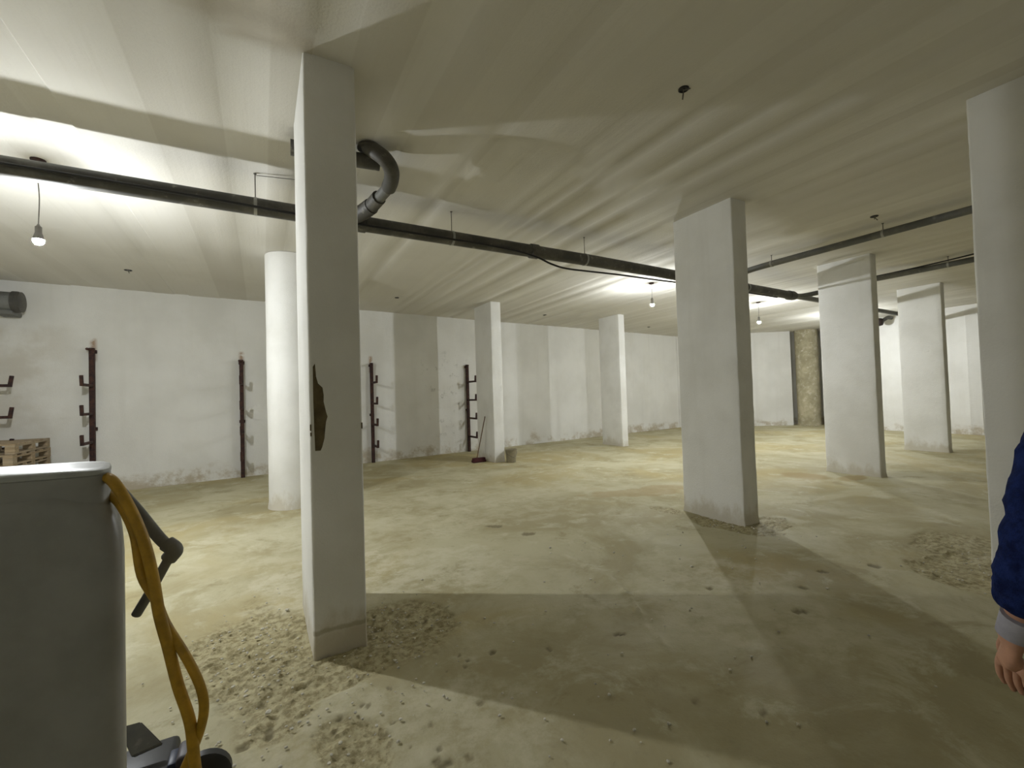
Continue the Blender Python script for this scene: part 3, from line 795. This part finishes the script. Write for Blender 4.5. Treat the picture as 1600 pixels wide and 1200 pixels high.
pe = tag(empty('person', (1.856, .203, 0), yaw), 'person in a dark blue fleece jacket standing at the right edge, arm hanging', 'person')
M_SKIN = m_plain('skin', (.46, .25, .17), .55, 0, .3, .15, 20, .05)
M_BLUE = MB('dark_blue_fleece', .95, 0, .1).use_object()
M_BLUE.color(M_BLUE.mix(M_BLUE.ramp(M_BLUE.noise(25, 6, .7), .35, .7), (.014, .028, .120), (.005, .009, .045)))
M_BLUE.bump(M_BLUE.noise(60, 6, .7), .8, .01); M_BLUE = M_BLUE.m
M_CUFF = m_plain('pale_grey_cuff', (.34, .33, .38), .9)
M_TROU = m_plain('dark_grey_trousers', (.035, .035, .04), .9)
J = []; Lk = []
def jn(p, r, parent=None):
    J.append((p, r)); i = len(J) - 1
    if parent is not None: Lk.append((parent, i))
    return i
pv = jn((0, 0, .92), (.145, .105)); sp_ = jn((0, .0, 1.08), (.13, .095), pv); chst = jn((0, .0, 1.24), (.15, .10), sp_)
nb = jn((0, -.01, 1.385), (.075, .065), chst); nk = jn((0, .005, 1.45), .052, nb)
jaw = jn((0, .035, 1.525), (.062, .078), nk); sk = jn((0, .015, 1.60), (.076, .095), jaw); tp = jn((0, .005, 1.665), (.055, .07), sk)
for s in (-1, 1):
    sh = jn((s * .165, 0, 1.335), .062, chst); el = jn((s * .245, -.01, 1.08), .043, sh); wr = jn((s * .247, .045, .865), .028, el)
    pm = jn((s * .240, .065, .815), (.020, .034), wr); pm2 = jn((s * .232, .078, .775), (.017, .037), pm)
    th = jn((s * .222, .098, .815), .011, pm); th2 = jn((s * .212, .118, .785), .010, th); jn((s * .206, .125, .758), .008, th2)
    for q, (fo, ln) in enumerate(((.032, .072), (.011, .080), (-.010, .075), (-.031, .058))):
        k1 = jn((s * .226, .080 + fo, .742), .0095, pm2); k2 = jn((s * .216, .088 + fo, .742 - ln * .5), .0088, k1); jn((s * .200, .090 + fo, .742 - ln * .9), .0075, k2)
    hp = jn((s * .095, 0, .86), .085, pv); kn = jn((s * .115, .01, .48), .056, hp); an = jn((s * .12, -.02, .085), .038, kn)
    jn((s * .135, .12, .045), (.038, .028), an)
body = skin('body', J, Lk, M_SKIN, pe)
bmh = bmesh.new(); bmh.from_mesh(body.data)
add_lathe(bmh, [(.002, -.02), (.014, -.012), (.011, .01), (.004, .03)], (0, .125, 1.545), 10)       # nose
for s in (-1, 1):
    r_ = bmesh.ops.create_uvsphere(bmh, u_segments=10, v_segments=8, radius=.03)
    for v in r_['verts']: v.co = Vector((v.co.x * .3 + s * .083, v.co.y * .55 + .01, v.co.z + 1.55))  # ears
bmh.to_mesh(body.data); bmh.free()
M_EYE = m_plain('eye_white', (.7, .7, .68), .3, 0, .5, .02); M_HAIR = m_plain('dark_brown_hair', (.03, .02, .014), .7, 0, .3, .4, 40, .5)
for s in (-1, 1):
    bm = bmesh.new(); bmesh.ops.create_uvsphere(bm, u_segments=12, v_segments=8, radius=.0125)
    for v in bm.verts: v.co += Vector((s * .033, .094, 1.575))
    e_ = obj('eye', bm, M_EYE, pe)
    bm = bmesh.new(); bmesh.ops.create_uvsphere(bm, u_segments=8, v_segments=6, radius=.0055)
    for v in bm.verts: v.co += Vector((s * .033, .105, 1.575))
    obj('iris', bm, M_BLACK, e_)
bm = bmesh.new(); add_box(bm, -.024, .024, .098, .112, 1.508, 1.517, .004, 2); obj('mouth', bm, m_plain('lips', (.36, .14, .12), .5), pe)
bm = bmesh.new(); bmesh.ops.create_uvsphere(bm, u_segments=24, v_segments=16, radius=1)
for v in bm.verts:
    v.co = Vector((v.co.x * .088, v.co.y * .104 - .004, v.co.z * .098 + 1.615))
bmesh.ops.delete(bm, geom=[v for v in bm.verts if v.co.z < 1.545 or (v.co.y > .055 and v.co.z < 1.635)], context='VERTS'); obj('hair', bm, M_HAIR, pe)
Jj = [((0, 0, .80), (.19, .14)), ((0, 0, .90), (.185, .138)), ((0, 0, 1.0), (.175, .13)), ((0, 0, 1.12), (.165, .125)), ((0, 0, 1.26), (.175, .125)), ((0, -.01, 1.385), (.105, .09)), ((0, 0, 1.43), (.075, .07))]
Ll = [(0, 1), (1, 2), (2, 3), (3, 4), (4, 5), (5, 6)]
for s in (-1, 1):
    b0 = len(Jj)
    Jj += [((s * .165, 0, 1.335), .078), ((s * .215, -.005, 1.21), .072), ((s * .245, -.01, 1.08), .068), ((s * .25, .015, .98), .064), ((s * .248, .035, .905), .058)]
    Ll += [(4, b0), (b0, b0 + 1), (b0 + 1, b0 + 2), (b0 + 2, b0 + 3), (b0 + 3, b0 + 4)]
jk = skin('jacket', Jj, Ll, M_BLUE, pe, 3)
co = np.empty(len(jk.data.vertices) * 3); jk.data.vertices.foreach_get('co', co); co = co.reshape(-1, 3)
nr = np.empty_like(co).reshape(-1); jk.data.vertices.foreach_get('normal', nr); nr = nr.reshape(-1, 3)
fold = .008 * fbm(co[:, 0] * 9 + co[:, 1] * 7, co[:, 2] * 26, 3, 3) + .004 * fbm(co[:, 0] * 30 + co[:, 1] * 31, co[:, 2] * 55, 2, 4)
co += nr * fold[:, None]; jk.data.vertices.foreach_set('co', co.reshape(-1).astype(np.float32)); jk.data.update()
for s in (-1, 1):
    bm = bmesh.new(); add_tube(bm, [(s * .248, .030, .900), (s * .2475, .042, .868), (s * .246, .050, .846)], [.040, .038, .037], 18); obj('cuff', bm, M_CUFF, pe)
Jt = [((0, 0, 1.02), (.155, .115)), ((0, 0, .90), (.165, .122))]; Lt = [(0, 1)]
for s in (-1, 1):
    b0 = len(Jt); Jt += [((s * .095, 0, .80), .10), ((s * .115, .01, .48), .074), ((s * .12, -.015, .11), .066)]; Lt += [(1, b0), (b0, b0 + 1), (b0 + 1, b0 + 2)]
skin('trousers', Jt, Lt, M_TROU, pe)
for s in (-1, 1):
    bm = bmesh.new(); add_box(bm, -.052, .052, -.085, .20, .012, .105, .035, 3, Matrix.Translation((s * .128, 0, 0)) @ Matrix.Rotation(-s * .08, 4, 'Z')); sh_ = obj('shoe', bm, M_BLACK, pe)
